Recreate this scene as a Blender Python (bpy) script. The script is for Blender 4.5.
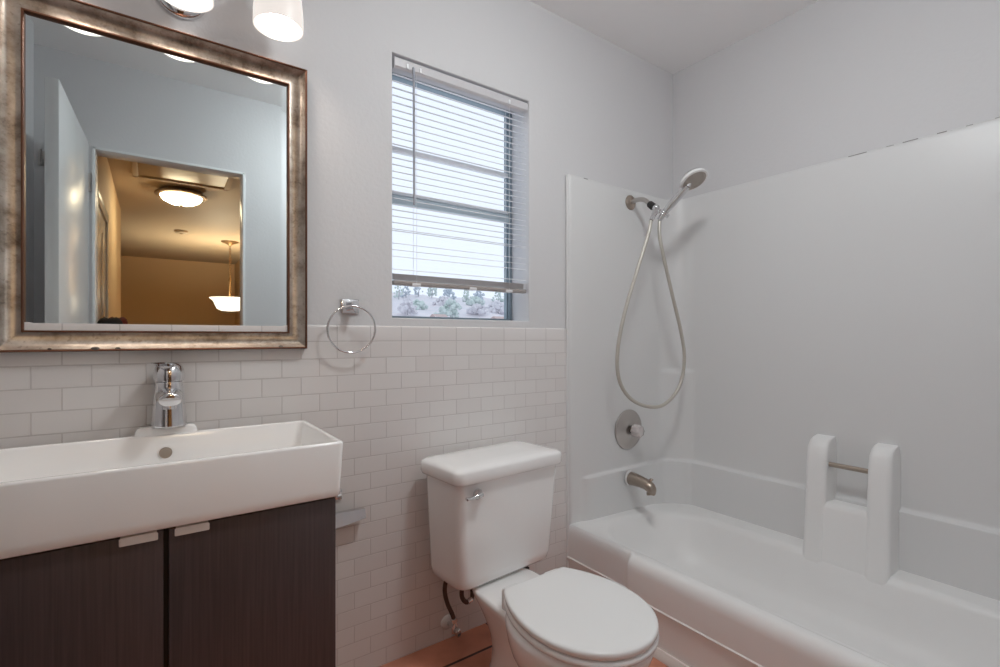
import bpy, bmesh, math, random
from mathutils import Vector, Matrix

SC = bpy.context.scene
for o in list(bpy.data.objects):
    bpy.data.objects.remove(o)
COL = SC.collection
random.seed(7)

# ------------------------------------------------------------------ camera, sky, exposure
YAW = math.radians(35.37)
CAM = Vector((0.0, -1.564, 1.10))
cd = bpy.data.cameras.new('camera')
cam = bpy.data.objects.new('camera', cd)
COL.objects.link(cam)
cam.location = CAM
cam.rotation_euler = (math.radians(90), 0, -YAW)
cd.sensor_width = 36.0
cd.lens = 486.0 * 36.0 / 1000.0
cd.shift_y = 3.5 / 1000.0
cd.clip_start = 0.01
cd.clip_end = 500
SC.camera = cam

W = bpy.data.worlds.new('sky')
SC.world = W
W.use_nodes = True
bg = W.node_tree.nodes['Background']
bg.inputs['Color'].default_value = (0.815, 0.90, 1.0, 1)
bg.inputs['Strength'].default_value = 1.26

SC.view_settings.view_transform = 'Standard'
SC.view_settings.look = 'None'
SC.view_settings.exposure = 0.0
SC.view_settings.gamma = 1.0
SC.view_settings.use_curve_mapping = False
SC.cycles.use_denoising = True
SC.cycles.max_bounces = 16
SC.cycles.diffuse_bounces = 10
SC.cycles.glossy_bounces = 8
SC.cycles.transparent_max_bounces = 16
SC.cycles.caustics_reflective = False
SC.cycles.caustics_refractive = False
SC.cycles.sample_clamp_indirect = 4.0

VANITY_BULB = 76.0     # radiance of the lit lamp glass
DOME_FILL = 58.0  # glow of the added dome that fills the room with light
HALL_GLASS = 34.0
PENDANT_W = 75.0


def point_light(name, loc, watts, color, radius=0.05):
    d = bpy.data.lights.new(name, 'POINT')
    d.energy = watts
    d.color = color
    d.shadow_soft_size = radius
    o = bpy.data.objects.new(name, d)
    o.location = loc
    COL.objects.link(o)
    return o


# ------------------------------------------------------------------ materials
MATS = {}


def mat(name, color, rough=0.5, metal=0.0, coat=0.0, bump=None, noise=None, spec=None, trans=0.0):
    """principled material; noise=(scale, amount, second colour) mixes a procedural variation,
    bump=(scale, strength) adds a noise bump."""
    if name in MATS:
        return MATS[name]
    m = bpy.data.materials.new(name)
    m.use_nodes = True
    nt = m.node_tree
    b = nt.nodes['Principled BSDF']
    b.inputs['Base Color'].default_value = (*color, 1)
    b.inputs['Roughness'].default_value = rough
    b.inputs['Metallic'].default_value = metal
    b.inputs['Coat Weight'].default_value = coat
    b.inputs['Coat Roughness'].default_value = 0.05
    if spec is not None:
        b.inputs['Specular IOR Level'].default_value = spec
    if trans:
        b.inputs['Transmission Weight'].default_value = trans
    tc = nt.nodes.new('ShaderNodeTexCoord')
    if noise:
        n = nt.nodes.new('ShaderNodeTexNoise')
        n.inputs['Scale'].default_value = noise[0]
        n.inputs['Detail'].default_value = 4
        nt.links.new(tc.outputs['Object'], n.inputs['Vector'])
        mx = nt.nodes.new('ShaderNodeMix')
        mx.data_type = 'RGBA'
        mx.inputs[6].default_value = (*color, 1)
        mx.inputs[7].default_value = (*noise[2], 1)
        r = nt.nodes.new('ShaderNodeMath')
        r.operation = 'MULTIPLY'
        r.inputs[1].default_value = noise[1]
        nt.links.new(n.outputs['Fac'], r.inputs[0])
        nt.links.new(r.outputs[0], mx.inputs[0])
        nt.links.new(mx.outputs[2], b.inputs['Base Color'])
    if bump:
        n = nt.nodes.new('ShaderNodeTexNoise')
        n.inputs['Scale'].default_value = bump[0]
        n.inputs['Detail'].default_value = 3
        nt.links.new(tc.outputs['Object'], n.inputs['Vector'])
        bp = nt.nodes.new('ShaderNodeBump')
        bp.inputs['Strength'].default_value = bump[1]
        bp.inputs['Distance'].default_value = 0.004
        nt.links.new(n.outputs['Fac'], bp.inputs['Height'])
        nt.links.new(bp.outputs['Normal'], b.inputs['Normal'])
    MATS[name] = m
    return m


def emit(name, color, strength, base=0.9):
    m = bpy.data.materials.new(name)
    m.use_nodes = True
    nt = m.node_tree
    b = nt.nodes['Principled BSDF']
    b.inputs['Base Color'].default_value = (color[0] * base, color[1] * base, color[2] * base, 1)
    b.inputs['Roughness'].default_value = 0.35
    b.inputs['Emission Color'].default_value = (*color, 1)
    b.inputs['Emission Strength'].default_value = strength
    return m


def tile_mat(name, c1, c2, grout, bw, bh, ox, oy, mortar, offset, axes, rough, rbump=0.5, mix=None):
    """bricks laid in object space: axes gives which coordinates run along the course and across it."""
    m = bpy.data.materials.new(name)
    m.use_nodes = True
    nt = m.node_tree
    b = nt.nodes['Principled BSDF']
    tc = nt.nodes.new('ShaderNodeTexCoord')
    sp = nt.nodes.new('ShaderNodeSeparateXYZ')
    cb = nt.nodes.new('ShaderNodeCombineXYZ')
    nt.links.new(tc.outputs['Object'], sp.inputs[0])
    for k, (ax, off) in enumerate(zip(axes, (ox, oy))):
        a = nt.nodes.new('ShaderNodeMath')
        a.operation = 'SUBTRACT'
        a.inputs[1].default_value = off
        nt.links.new(sp.outputs['XYZ'.index(ax)], a.inputs[0])
        nt.links.new(a.outputs[0], cb.inputs[k])
    br = nt.nodes.new('ShaderNodeTexBrick')
    br.offset = offset
    br.offset_frequency = 2
    br.squash = 1.0
    br.inputs['Scale'].default_value = 1.0
    br.inputs['Brick Width'].default_value = bw
    br.inputs['Row Height'].default_value = bh
    br.inputs['Mortar Size'].default_value = mortar
    br.inputs['Mortar Smooth'].default_value = 0.3
    br.inputs['Color1'].default_value = (*c1, 1)
    br.inputs['Color2'].default_value = (*c2, 1)
    br.inputs['Mortar'].default_value = (*grout, 1)
    nt.links.new(cb.outputs[0], br.inputs['Vector'])
    out = br.outputs['Color']
    if mix:
        n = nt.nodes.new('ShaderNodeTexNoise')
        n.inputs['Scale'].default_value = mix[0]
        n.inputs['Detail'].default_value = 5
        nt.links.new(tc.outputs['Object'], n.inputs['Vector'])
        mx = nt.nodes.new('ShaderNodeMix')
        mx.data_type = 'RGBA'
        mx.blend_type = 'MULTIPLY'
        rp = nt.nodes.new('ShaderNodeValToRGB')
        rp.color_ramp.elements[0].position = 0.3
        rp.color_ramp.elements[0].color = (*mix[1], 1)
        rp.color_ramp.elements[1].position = 0.7
        rp.color_ramp.elements[1].color = (1, 1, 1, 1)
        nt.links.new(n.outputs['Fac'], rp.inputs[0])
        mx.inputs[0].default_value = 1
        nt.links.new(out, mx.inputs[6])
        nt.links.new(rp.outputs[0], mx.inputs[7])
        out = mx.outputs[2]
    nt.links.new(out, b.inputs['Base Color'])
    b.inputs['Roughness'].default_value = rough
    inv = nt.nodes.new('ShaderNodeMath')
    inv.operation = 'SUBTRACT'
    inv.inputs[0].default_value = 1
    nt.links.new(br.outputs['Fac'], inv.inputs[1])
    bp = nt.nodes.new('ShaderNodeBump')
    bp.inputs['Strength'].default_value = rbump
    bp.inputs['Distance'].default_value = 0.0015
    nt.links.new(inv.outputs[0], bp.inputs['Height'])
    nt.links.new(bp.outputs['Normal'], b.inputs['Normal'])
    return m


M_WALL = mat('wall_paint', (0.665, 0.66, 0.67), 0.6, bump=(70, 0.22))
M_CEIL = mat('ceiling_paint', (0.91, 0.905, 0.905), 0.75, bump=(60, 0.15))
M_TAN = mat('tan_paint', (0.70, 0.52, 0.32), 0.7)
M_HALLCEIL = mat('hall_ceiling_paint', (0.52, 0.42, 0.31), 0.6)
M_TILE = tile_mat('white_wall_tile', (0.73, 0.70, 0.685), (0.76, 0.735, 0.72), (0.62, 0.585, 0.57),
                  0.1088, 0.0542, 0.471, 1.0861, 0.0017, 0.5, 'XZ', 0.28, 0.6)
M_CAPTILE = tile_mat('white_cap_tile', (0.72, 0.69, 0.68), (0.75, 0.72, 0.71), (0.58, 0.55, 0.54),
                     0.1088, 0.30, 0.471, 1.0861, 0.0017, 0.0, 'XZ', 0.28, 0.6)
M_FLOOR = tile_mat('terracotta_floor_tile', (0.64, 0.275, 0.18), (0.68, 0.30, 0.20), (0.05, 0.025, 0.02),
                   0.455, 0.455, 0.585, -0.137, 0.006, 0.0, 'XY', 0.4, 0.8, mix=(9, (0.72, 0.70, 0.68)))
M_HALLFLOOR = mat('hall_carpet', (0.30, 0.22, 0.15), 0.95)
M_FIBRE = mat('white_fibreglass', (0.72, 0.72, 0.72), 0.36, spec=0.4)
M_TUB = mat('white_tub_gelcoat', (0.83, 0.825, 0.82), 0.33, spec=0.4)
M_CERAMIC = mat('white_ceramic', (0.90, 0.895, 0.89), 0.10, coat=0.2)
M_SEAT = mat('white_seat_plastic', (0.86, 0.865, 0.86), 0.25)
M_WHITE = mat('white_gloss_paint', (0.80, 0.81, 0.81), 0.22)
M_CAULK = mat('white_caulk', (0.86, 0.80, 0.78), 0.5)
M_CHROME = mat('chrome', (0.76, 0.76, 0.77), 0.08, 1.0)
M_NICKEL = mat('brushed_nickel', (0.55, 0.515, 0.49), 0.30, 1.0)
M_BRONZE = mat('aged_nickel', (0.42, 0.355, 0.30), 0.34, 1.0)
M_DARKMETAL = mat('dark_metal', (0.10, 0.085, 0.075), 0.4, 0.8)
M_BLACK = mat('black_plastic', (0.02, 0.018, 0.017), 0.5)
M_HOSE = mat('shower_hose_vinyl', (0.52, 0.49, 0.44), 0.35, 0.3)
M_BRAID = mat('dark_braided_hose', (0.11, 0.07, 0.055), 0.55, 0.2, bump=(400, 0.4))
M_MIRROR = mat('mirror_glass', (0.80, 0.87, 0.88), 0.012, 1.0)
M_COPPER = mat('dark_copper_edge', (0.19, 0.085, 0.05), 0.38, 0.75, noise=(40, 0.6, (0.07, 0.035, 0.025)))
M_BLIND = mat('white_blind', (0.80, 0.80, 0.82), 0.45)
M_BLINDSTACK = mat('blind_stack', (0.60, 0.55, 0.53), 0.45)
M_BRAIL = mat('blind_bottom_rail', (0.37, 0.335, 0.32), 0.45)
M_HEADRAIL = mat('blind_headrail', (0.60, 0.59, 0.61), 0.4)
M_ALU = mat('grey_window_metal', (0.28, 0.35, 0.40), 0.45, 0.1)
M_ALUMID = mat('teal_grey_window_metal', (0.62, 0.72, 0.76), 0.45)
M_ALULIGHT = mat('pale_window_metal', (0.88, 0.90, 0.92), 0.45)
M_ACRYL = mat('clear_acrylic', (0.92, 0.86, 0.85), 0.15, trans=0.3)
M_HANDLE = mat('white_pull', (0.72, 0.68, 0.65), 0.4)
M_RUBBERFACE = mat('grey_spray_face', (0.42, 0.38, 0.34), 0.5)
M_BRASS = mat('antique_brass', (0.25, 0.15, 0.07), 0.4, 0.8)
M_WOOD2 = mat('hall_cabinet_wood', (0.12, 0.07, 0.045), 0.5)
M_REDCLOTH = mat('red_cloth', (0.22, 0.035, 0.025), 0.8)
M_BLACKCLOTH = mat('black_cloth', (0.012, 0.010, 0.010), 0.85)
M_STAIN = mat('stain', (0.33, 0.27, 0.24), 0.6)
M_CRACK = mat('seam_dirt', (0.30, 0.29, 0.28), 0.8)


def wood_mat():
    m = bpy.data.materials.new('dark_wood_veneer')
    m.use_nodes = True
    nt = m.node_tree
    b = nt.nodes['Principled BSDF']
    tc = nt.nodes.new('ShaderNodeTexCoord')
    mp = nt.nodes.new('ShaderNodeMapping')
    mp.inputs['Scale'].default_value = (120, 120, 3.0)
    n = nt.nodes.new('ShaderNodeTexNoise')
    n.inputs['Scale'].default_value = 1.5
    n.inputs['Detail'].default_value = 5
    rp = nt.nodes.new('ShaderNodeValToRGB')
    rp.color_ramp.elements[0].position = 0.3
    rp.color_ramp.elements[0].color = (0.046, 0.030, 0.030, 1)
    rp.color_ramp.elements[1].position = 0.75
    rp.color_ramp.elements[1].color = (0.076, 0.052, 0.051, 1)
    nt.links.new(tc.outputs['Object'], mp.inputs[0])
    nt.links.new(mp.outputs[0], n.inputs['Vector'])
    nt.links.new(n.outputs['Fac'], rp.inputs[0])
    nt.links.new(rp.outputs[0], b.inputs['Base Color'])
    b.inputs['Roughness'].default_value = 0.38
    return m


M_WOOD = wood_mat()


def silver_mat():
    """worn silver leaf over a warm bole: patches, specks and a fine drag along the moulding"""
    m = bpy.data.materials.new('worn_silver_leaf')
    m.use_nodes = True
    nt = m.node_tree
    b = nt.nodes['Principled BSDF']
    tc = nt.nodes.new('ShaderNodeTexCoord')
    n = nt.nodes.new('ShaderNodeTexNoise')
    n.inputs['Scale'].default_value = 14
    n.inputs['Detail'].default_value = 8
    n.inputs['Roughness'].default_value = 0.65
    nt.links.new(tc.outputs['Object'], n.inputs['Vector'])
    rp = nt.nodes.new('ShaderNodeValToRGB')
    e = rp.color_ramp.elements
    e[0].position = 0.30
    e[0].color = (0.13, 0.095, 0.07, 1)
    e[1].position = 0.62
    e[1].color = (0.52, 0.46, 0.40, 1)
    k = rp.color_ramp.elements.new(0.45)
    k.color = (0.34, 0.285, 0.235, 1)
    nt.links.new(n.outputs['Fac'], rp.inputs[0])
    v = nt.nodes.new('ShaderNodeTexNoise')
    v.inputs['Scale'].default_value = 95
    v.inputs['Detail'].default_value = 2
    nt.links.new(tc.outputs['Object'], v.inputs['Vector'])
    r2 = nt.nodes.new('ShaderNodeValToRGB')
    r2.color_ramp.elements[0].position = 0.30
    r2.color_ramp.elements[0].color = (0.25, 0.2, 0.17, 1)
    r2.color_ramp.elements[1].position = 0.40
    r2.color_ramp.elements[1].color = (1, 1, 1, 1)
    nt.links.new(v.outputs['Fac'], r2.inputs[0])
    mx = nt.nodes.new('ShaderNodeMix')
    mx.data_type = 'RGBA'
    mx.blend_type = 'MULTIPLY'
    mx.inputs[0].default_value = 0.35
    nt.links.new(rp.outputs[0], mx.inputs[6])
    nt.links.new(r2.outputs[0], mx.inputs[7])
    nt.links.new(mx.outputs[2], b.inputs['Base Color'])
    b.inputs['Metallic'].default_value = 0.85
    b.inputs['Roughness'].default_value = 0.33
    return m


M_SILVER = silver_mat()


def glass_pane_mat():
    m = bpy.data.materials.new('window_glass')
    m.use_nodes = True
    nt = m.node_tree
    nt.nodes.remove(nt.nodes['Principled BSDF'])
    out = nt.nodes['Material Output']
    t = nt.nodes.new('ShaderNodeBsdfTransparent')
    t.inputs['Color'].default_value = (0.97, 0.97, 0.98, 1)
    g = nt.nodes.new('ShaderNodeBsdfGlossy')
    g.inputs['Roughness'].default_value = 0.02
    mx = nt.nodes.new('ShaderNodeMixShader')
    mx.inputs[0].default_value = 0.05
    nt.links.new(t.outputs[0], mx.inputs[1])
    nt.links.new(g.outputs[0], mx.inputs[2])
    nt.links.new(mx.outputs[0], out.inputs['Surface'])
    return m


M_GLASS = glass_pane_mat()
M_SHADE = emit('lit_white_shade', (1.0, 0.92, 0.86), 0.84, 0.06)
M_BULB = emit('lit_bulb', (1.0, 0.86, 0.74), VANITY_BULB)
M_PENDBULB = emit('lit_pendant_bulb', (1.0, 0.9, 0.75), 3.0)
M_HALLSHADE = emit('lit_hall_bowl', (1.0, 0.78, 0.50), HALL_GLASS)
M_PENDSHADE = emit('lit_pendant_bowl', (1.0, 0.85, 0.64), 2.6, 0.5)
M_DOMEFILL = emit('fill_dome_glow', (0.955, 0.995, 1.0), DOME_FILL)  # glow of the added, unseen fill dome

# ------------------------------------------------------------------ mesh helpers


def finish(bm, name, m, parent=None, angle=40, loc=None):
    bmesh.ops.recalc_face_normals(bm, faces=bm.faces[:])
    me = bpy.data.meshes.new(name)
    bm.to_mesh(me)
    bm.free()
    for p in me.polygons:
        p.use_smooth = True
    me.set_sharp_from_angle(angle=math.radians(angle))
    me.materials.append(m)
    o = bpy.data.objects.new(name, me)
    COL.objects.link(o)
    if loc is not None:
        o.location = loc
    if parent is not None:
        o.parent = parent
        o.matrix_parent_inverse = Matrix.Translation(-Vector(parent.location)) if parent.rotation_euler.z == 0 else parent.matrix_basis.inverted()
    return o


def tag(o, label, cat, group=None, kind=None):
    o['label'] = label
    o['category'] = cat
    if group:
        o['group'] = group
    if kind:
        o['kind'] = kind
    return o


def struct(o):
    o['kind'] = 'structure'
    return o


def thing(name, label, cat, loc=(0, 0, 0), group=None):
    o = bpy.data.objects.new(name, None)
    o.empty_display_size = 0.05
    o.location = loc
    COL.objects.link(o)
    return tag(o, label, cat, group)


def box(bm, x0, x1, y0, y1, z0, z1, bev=0.0, seg=2):
    vs = [bm.verts.new((x, y, z)) for x in (x0, x1) for y in (y0, y1) for z in (z0, z1)]
    fs = [(0, 1, 3, 2), (4, 6, 7, 5), (0, 4, 5, 1), (2, 3, 7, 6), (0, 2, 6, 4), (1, 5, 7, 3)]
    faces = [bm.faces.new([vs[i] for i in f]) for f in fs]
    if bev > 0:
        es = list({e for f in faces for e in f.edges})
        bmesh.ops.bevel(bm, geom=es, offset=bev, segments=seg, profile=0.5, affect='EDGES')


def bbox(name, m, dims, parent=None, bev=0.0, seg=2, angle=40):
    bm = bmesh.new()
    box(bm, *dims, bev=bev, seg=seg)
    return finish(bm, name, m, parent, angle)


def loft(bm, rings, cap0=True, cap1=True, close=False):
    rv = [[bm.verts.new(p) for p in r] for r in rings]
    n = len(rv[0])
    pairs = list(zip(rv[:-1], rv[1:]))
    if close:
        pairs.append((rv[-1], rv[0]))
    for a, b in pairs:
        for i in range(n):
            j = (i + 1) % n
            bm.faces.new((a[i], a[j], b[j], b[i]))
    if not close:
        if cap0:
            bm.faces.new(list(reversed(rv[0])))
        if cap1:
            bm.faces.new(rv[-1])
    return rv


def frame_of(d):
    d = Vector(d).normalized()
    up = Vector((0, 0, 1)) if abs(d.z) < 0.95 else Vector((1, 0, 0))
    u = d.cross(up).normalized()
    return u, u.cross(d).normalized()


def tube(bm, pts, rad, seg=14, cap=True, squash=1.0):
    """round tube along pts; rad a number or a list, parallel-transported frames"""
    pts = [Vector(p) for p in pts]
    n = len(pts)
    rs = rad if isinstance(rad, (list, tuple)) else [rad] * n
    rings = []
    u = None
    for i, p in enumerate(pts):
        t = (pts[min(i + 1, n - 1)] - pts[max(i - 1, 0)]).normalized()
        if u is None:
            u, v = frame_of(t)
        else:
            u = (u - t * u.dot(t)).normalized()
        v = u.cross(t).normalized()
        rings.append([p + (u * math.cos(a) + v * math.sin(a) * squash) * rs[i]
                      for a in [2 * math.pi * k / seg for k in range(seg)]])
    loft(bm, rings, cap, cap)


def torus(bm, c, axis, R, r, seg=48, s2=10):
    u, v = frame_of(axis)
    ax = Vector(axis).normalized()
    rings = []
    for i in range(seg):
        a = 2 * math.pi * i / seg
        d = u * math.cos(a) + v * math.sin(a)
        rings.append([Vector(c) + d * (R + r * math.cos(b)) + ax * r * math.sin(b)
                      for b in [2 * math.pi * k / s2 for k in range(s2)]])
    loft(bm, rings, close=True)


def lathe(bm, c, axis, prof, seg=32, cap0=True, cap1=True, sx=1.0):
    """prof: list of (radius, height along axis)"""
    u, v = frame_of(axis)
    ax = Vector(axis).normalized()
    c = Vector(c)
    rings = []
    for r, h in prof:
        rings.append([c + ax * h + (u * math.cos(a) * sx + v * math.sin(a)) * max(r, 1e-4)
                      for a in [2 * math.pi * k / seg for k in range(seg)]])
    loft(bm, rings, cap0, cap1)


def catmull(pts, n=8):
    pts = [Vector(p) for p in pts]
    out = []
    for i in range(len(pts) - 1):
        p0, p1, p2, p3 = pts[max(i - 1, 0)], pts[i], pts[i + 1], pts[min(i + 2, len(pts) - 1)]
        for k in range(n):
            t = k / n
            out.append(0.5 * ((2 * p1) + (p2 - p0) * t + (2 * p0 - 5 * p1 + 4 * p2 - p3) * t * t
                              + (3 * p1 - p0 - 3 * p2 + p3) * t ** 3))
    out.append(pts[-1])
    return out


def rrect(x0, x1, y0, y1, r, z, n=6):
    """rounded rectangle ring in XY; z a number or f(x, y)"""
    pts = []
    for cx, cy, a0 in ((x1 - r, y1 - r, 0), (x0 + r, y1 - r, 90), (x0 + r, y0 + r, 180), (x1 - r, y0 + r, 270)):
        for k in range(n + 1):
            a = math.radians(a0 + 90 * k / n)
            x, y = cx + r * math.cos(a), cy + r * math.sin(a)
            pts.append((x, y, z(x, y) if callable(z) else z))
    return pts


def prism(bm, poly, z0, z1, bev=0.0):
    a = [bm.verts.new((x, y, z0)) for x, y in poly]
    b = [bm.verts.new((x, y, z1)) for x, y in poly]
    n = len(poly)
    fs = [bm.faces.new(list(reversed(a))), bm.faces.new(b)]
    for i in range(n):
        j = (i + 1) % n
        fs.append(bm.faces.new((a[i], a[j], b[j], b[i])))
    if bev:
        es = [e for e in fs[1].edges]
        bmesh.ops.bevel(bm, geom=es, offset=bev, segments=3, profile=0.5, affect='EDGES')


def wall_hole(bm, x0, x1, z0, z1, y0, y1, hx0, hx1, hz0, hz1):
    """wall slab between y0 and y1 with one rectangular opening"""
    def pieces(a0, a1, b0, b1):
        box(bm, a0, a1, y0, y1, b0, b1)
    xs = (x0, hx0, hx1, x1)
    zs = (z0, hz0, hz1, z1)
    g = {}

    def V(i, k, j):
        key = (i, k, j)
        if key not in g:
            g[key] = bm.verts.new((xs[i], (y0, y1)[k], zs[j]))
        return g[key]
    floor_hole = abs(hz0 - z0) < 1e-6
    for i in range(3):
        for j in range(3):
            if (i == 1 and j == 1) or (floor_hole and j == 0):
                continue
            for k in (0, 1):
                bm.faces.new([V(i, k, j), V(i + 1, k, j), V(i + 1, k, j + 1), V(i, k, j + 1)])
    for i in range(3):   # outer edges top/bottom and hole edges
        if not (floor_hole and i == 1):
            jb = 1 if floor_hole else 0
            bm.faces.new([V(i, 0, jb), V(i + 1, 0, jb), V(i + 1, 1, jb), V(i, 1, jb)])
        bm.faces.new([V(i, 0, 3), V(i + 1, 0, 3), V(i + 1, 1, 3), V(i, 1, 3)])
    for j in range(3):
        if floor_hole and j == 0:
            continue
        bm.faces.new([V(0, 0, j), V(0, 0, j + 1), V(0, 1, j + 1), V(0, 1, j)])
        bm.faces.new([V(3, 0, j), V(3, 0, j + 1), V(3, 1, j + 1), V(3, 1, j)])
    for i in (1, 2):
        bm.faces.new([V(i, 0, 1), V(i, 0, 2), V(i, 1, 2), V(i, 1, 1)])
    bm.faces.new([V(1, 0, 2), V(2, 0, 2), V(2, 1, 2), V(1, 1, 2)])
    if not floor_hole:
        bm.faces.new([V(1, 0, 1), V(2, 0, 1), V(2, 1, 1), V(1, 1, 1)])


# ------------------------------------------------------------------ room shell
XL, XR, YB, CEIL = -0.62, 2.231, -1.60, 2.487
WX0, WX1, WZ0, WZ1 = 0.661, 1.258, 1.166, 2.072     # window opening
DX0, DX1, DZ = -0.255, 0.425, 2.050                 # doorway in the wall behind the camera

struct(bbox('floor', M_FLOOR, (XL - 0.1, XR + 0.1, YB - 0.11, 0.16, -0.12, 0.0)))
struct(bbox('ceiling', M_CEIL, (XL - 0.1, XR + 0.1, YB - 0.0, 0.16, CEIL, CEIL + 0.1)))
bm = bmesh.new()
wall_hole(bm, XL - 0.1, XR + 0.1, 0.0, CEIL, 0.0, 0.16, WX0, WX1, WZ0, WZ1)
es = [e for e in bm.edges if all(abs(v.co.y) < 1e-5 and WX0 - 1e-4 <= v.co.x <= WX1 + 1e-4
                                 and WZ0 - 1e-4 <= v.co.z <= WZ1 + 1e-4 for v in e.verts)]
bmesh.ops.bevel(bm, geom=es, offset=0.006, segments=3, profile=0.5, affect='EDGES')
struct(finish(bm, 'wall_back', M_WALL))
struct(bbox('wall_left', M_WALL, (XL - 0.1, XL, YB, 0.0, 0, CEIL)))
struct(bbox('wall_right', M_WALL, (XR, XR + 0.1, YB, 0.0, 0, CEIL)))
bm = bmesh.new()
wall_hole(bm, XL - 0.1, XR + 0.1, 0.0, CEIL, YB - 0.11, YB, DX0, DX1, 0.0, DZ)
struct(finish(bm, 'wall_front', M_WALL))

# tiled lower part of the back wall: field and bullnose cap
struct(bbox('trim_1', M_TILE, (XL, 1.457, -0.008, 0.0, 0.0, 1.0861)))
bm = bmesh.new()
box(bm, XL, 1.457, -0.008, 0.0, 1.0861, 1.1375, bev=0.0)
es = [e for e in bm.edges if all(abs(v.co.y + 0.008) < 1e-5 and v.co.z > 1.13 for v in e.verts)]
bmesh.ops.bevel(bm, geom=es, offset=0.006, segments=3, profile=0.5, affect='EDGES')
struct(finish(bm, 'trim_2', M_CAPTILE))

# door swung into the bathroom, its face square to the wall behind the camera
door = bpy.data.objects.new('door_1', None)
door.location = (-0.268, YB, 0)
COL.objects.link(door)
struct(door)
DLX, DLY, DTH = -0.268, YB + 0.006, math.radians(1.9)


def dleaf(bm):
    """turn what was modelled square to the wall by the door's swing past ninety degrees"""
    bmesh.ops.rotate(bm, verts=bm.verts[:], cent=(DLX, DLY, 0), matrix=Matrix.Rotation(DTH, 3, 'Z'))


bm = bmesh.new()
box(bm, -0.308, -0.268, DLY, DLY + 0.715, 0.012, 2.062, bev=0.002)
dleaf(bm)
finish(bm, 'door_leaf', M_WHITE, door)
bm = bmesh.new()
for s_, x in ((1, -0.268), (-1, -0.308)):
    lathe(bm, (x, DLY + 0.655, 0.95), (s_, 0, 0), [(0.028, 0), (0.028, 0.006), (0.011, 0.008), (0.011, 0.02), (0.016, 0.024), (0.022, 0.034), (0.02, 0.042), (0.008, 0.046)], 20)
dleaf(bm)
finish(bm, 'door_knob', M_NICKEL, door)
for z in (0.25, 1.05, 1.82):
    bbox('hinge', M_NICKEL, (-0.270, -0.260, DLY - 0.006, DLY + 0.008, z, z + 0.09), door)
# white jamb lining with a narrow bead round the doorway
bm = bmesh.new()
for dims in ((DX0 - 0.001, DX0 + 0.012, YB - 0.112, YB + 0.004, 0, DZ),
             (DX1 - 0.012, DX1 + 0.001, YB - 0.112, YB + 0.004, 0, DZ),
             (DX0, DX1, YB - 0.112, YB + 0.004, DZ - 0.012, DZ + 0.001)):
    box(bm, *dims, bev=0.0015)
struct(finish(bm, 'trim_3', M_WHITE))

# ------------------------------------------------------------------ hall seen in the mirror
HX0, HX1, HYE, HYF = -0.30, 1.24, -5.1, -8.95
HY0 = YB - 0.11
struct(bbox('floor_hall', M_HALLFLOOR, (-3.6, HX1 + 0.1, HYF - 0.1, HY0, -0.12, 0)))
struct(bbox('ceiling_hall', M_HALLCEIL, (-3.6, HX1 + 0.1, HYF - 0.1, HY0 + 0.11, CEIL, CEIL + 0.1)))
struct(bbox('wall_hall_left', M_TAN, (HX0 - 0.1, HX0, HYE, HY0, 0, CEIL), bev=0.012))
struct(bbox('wall_hall_right', M_TAN, (HX1, HX1 + 0.1, HYF, HY0, 0, CEIL)))
struct(bbox('wall_hall_far', M_TAN, (-3.6, HX1 + 0.1, HYF - 0.1, HYF, 0, CEIL)))
struct(bbox('wall_hall_side', M_TAN, (-3.7, -3.6, HYF, HYE, 0, CEIL)))
struct(bbox('wall_hall_return', M_TAN, (-3.6, HX0 - 0.1, HYE, HYE + 0.1, 0, CEIL)))

d2 = bpy.data.objects.new('door_2', None)
d2.location = (HX0, -2.6, 0)
COL.objects.link(d2)
struct(d2)
bm = bmesh.new()
for dims in ((HX0 - 0.002, HX0 + 0.02, -3.05, -2.98, 0, 2.0), (HX0 - 0.002, HX0 + 0.02, -2.27, -2.20, 0, 2.0),
             (HX0 - 0.002, HX0 + 0.02, -3.05, -2.20, 1.93, 2.0)):
    box(bm, *dims, bev=0.004)
finish(bm, 'casing', M_WHITE, d2)
bm = bmesh.new()
box(bm, HX0 - 0.002, HX0 + 0.008, -2.985, -2.265, 0.01, 1.935, bev=0.002)
for z0, z1 in ((0.2, 0.9), (1.05, 1.8)):
    for y0, y1 in ((-2.9, -2.66), (-2.59, -2.35)):
        box(bm, HX0 + 0.006, HX0 + 0.013, y0, y1, z0, z1, bev=0.005)
finish(bm, 'door_leaf', M_WHITE, d2)

hatch = thing('attic_hatch', 'framed attic hatch panel in the hall ceiling, reflected in the mirror', 'hatch', (0.2, -3.3, CEIL))
bbox('panel', mat('hatch_panel_paint', (0.50, 0.40, 0.29), 0.22), (-0.12, 0.53, -3.62, -2.95, CEIL - 0.006, CEIL + 0.002), hatch)
bm = bmesh.new()
for dims in ((-0.155, 0.562, -3.655, -3.615, CEIL - 0.018, CEIL), (-0.155, 0.562, -2.96, -2.92, CEIL - 0.018, CEIL),
             (-0.155, -0.115, -3.65, -2.92, CEIL - 0.018, CEIL), (0.522, 0.562, -3.65, -2.92, CEIL - 0.018, CEIL)):
    box(bm, *dims, bev=0.004)
finish(bm, 'frame', M_HALLCEIL, hatch)

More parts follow.
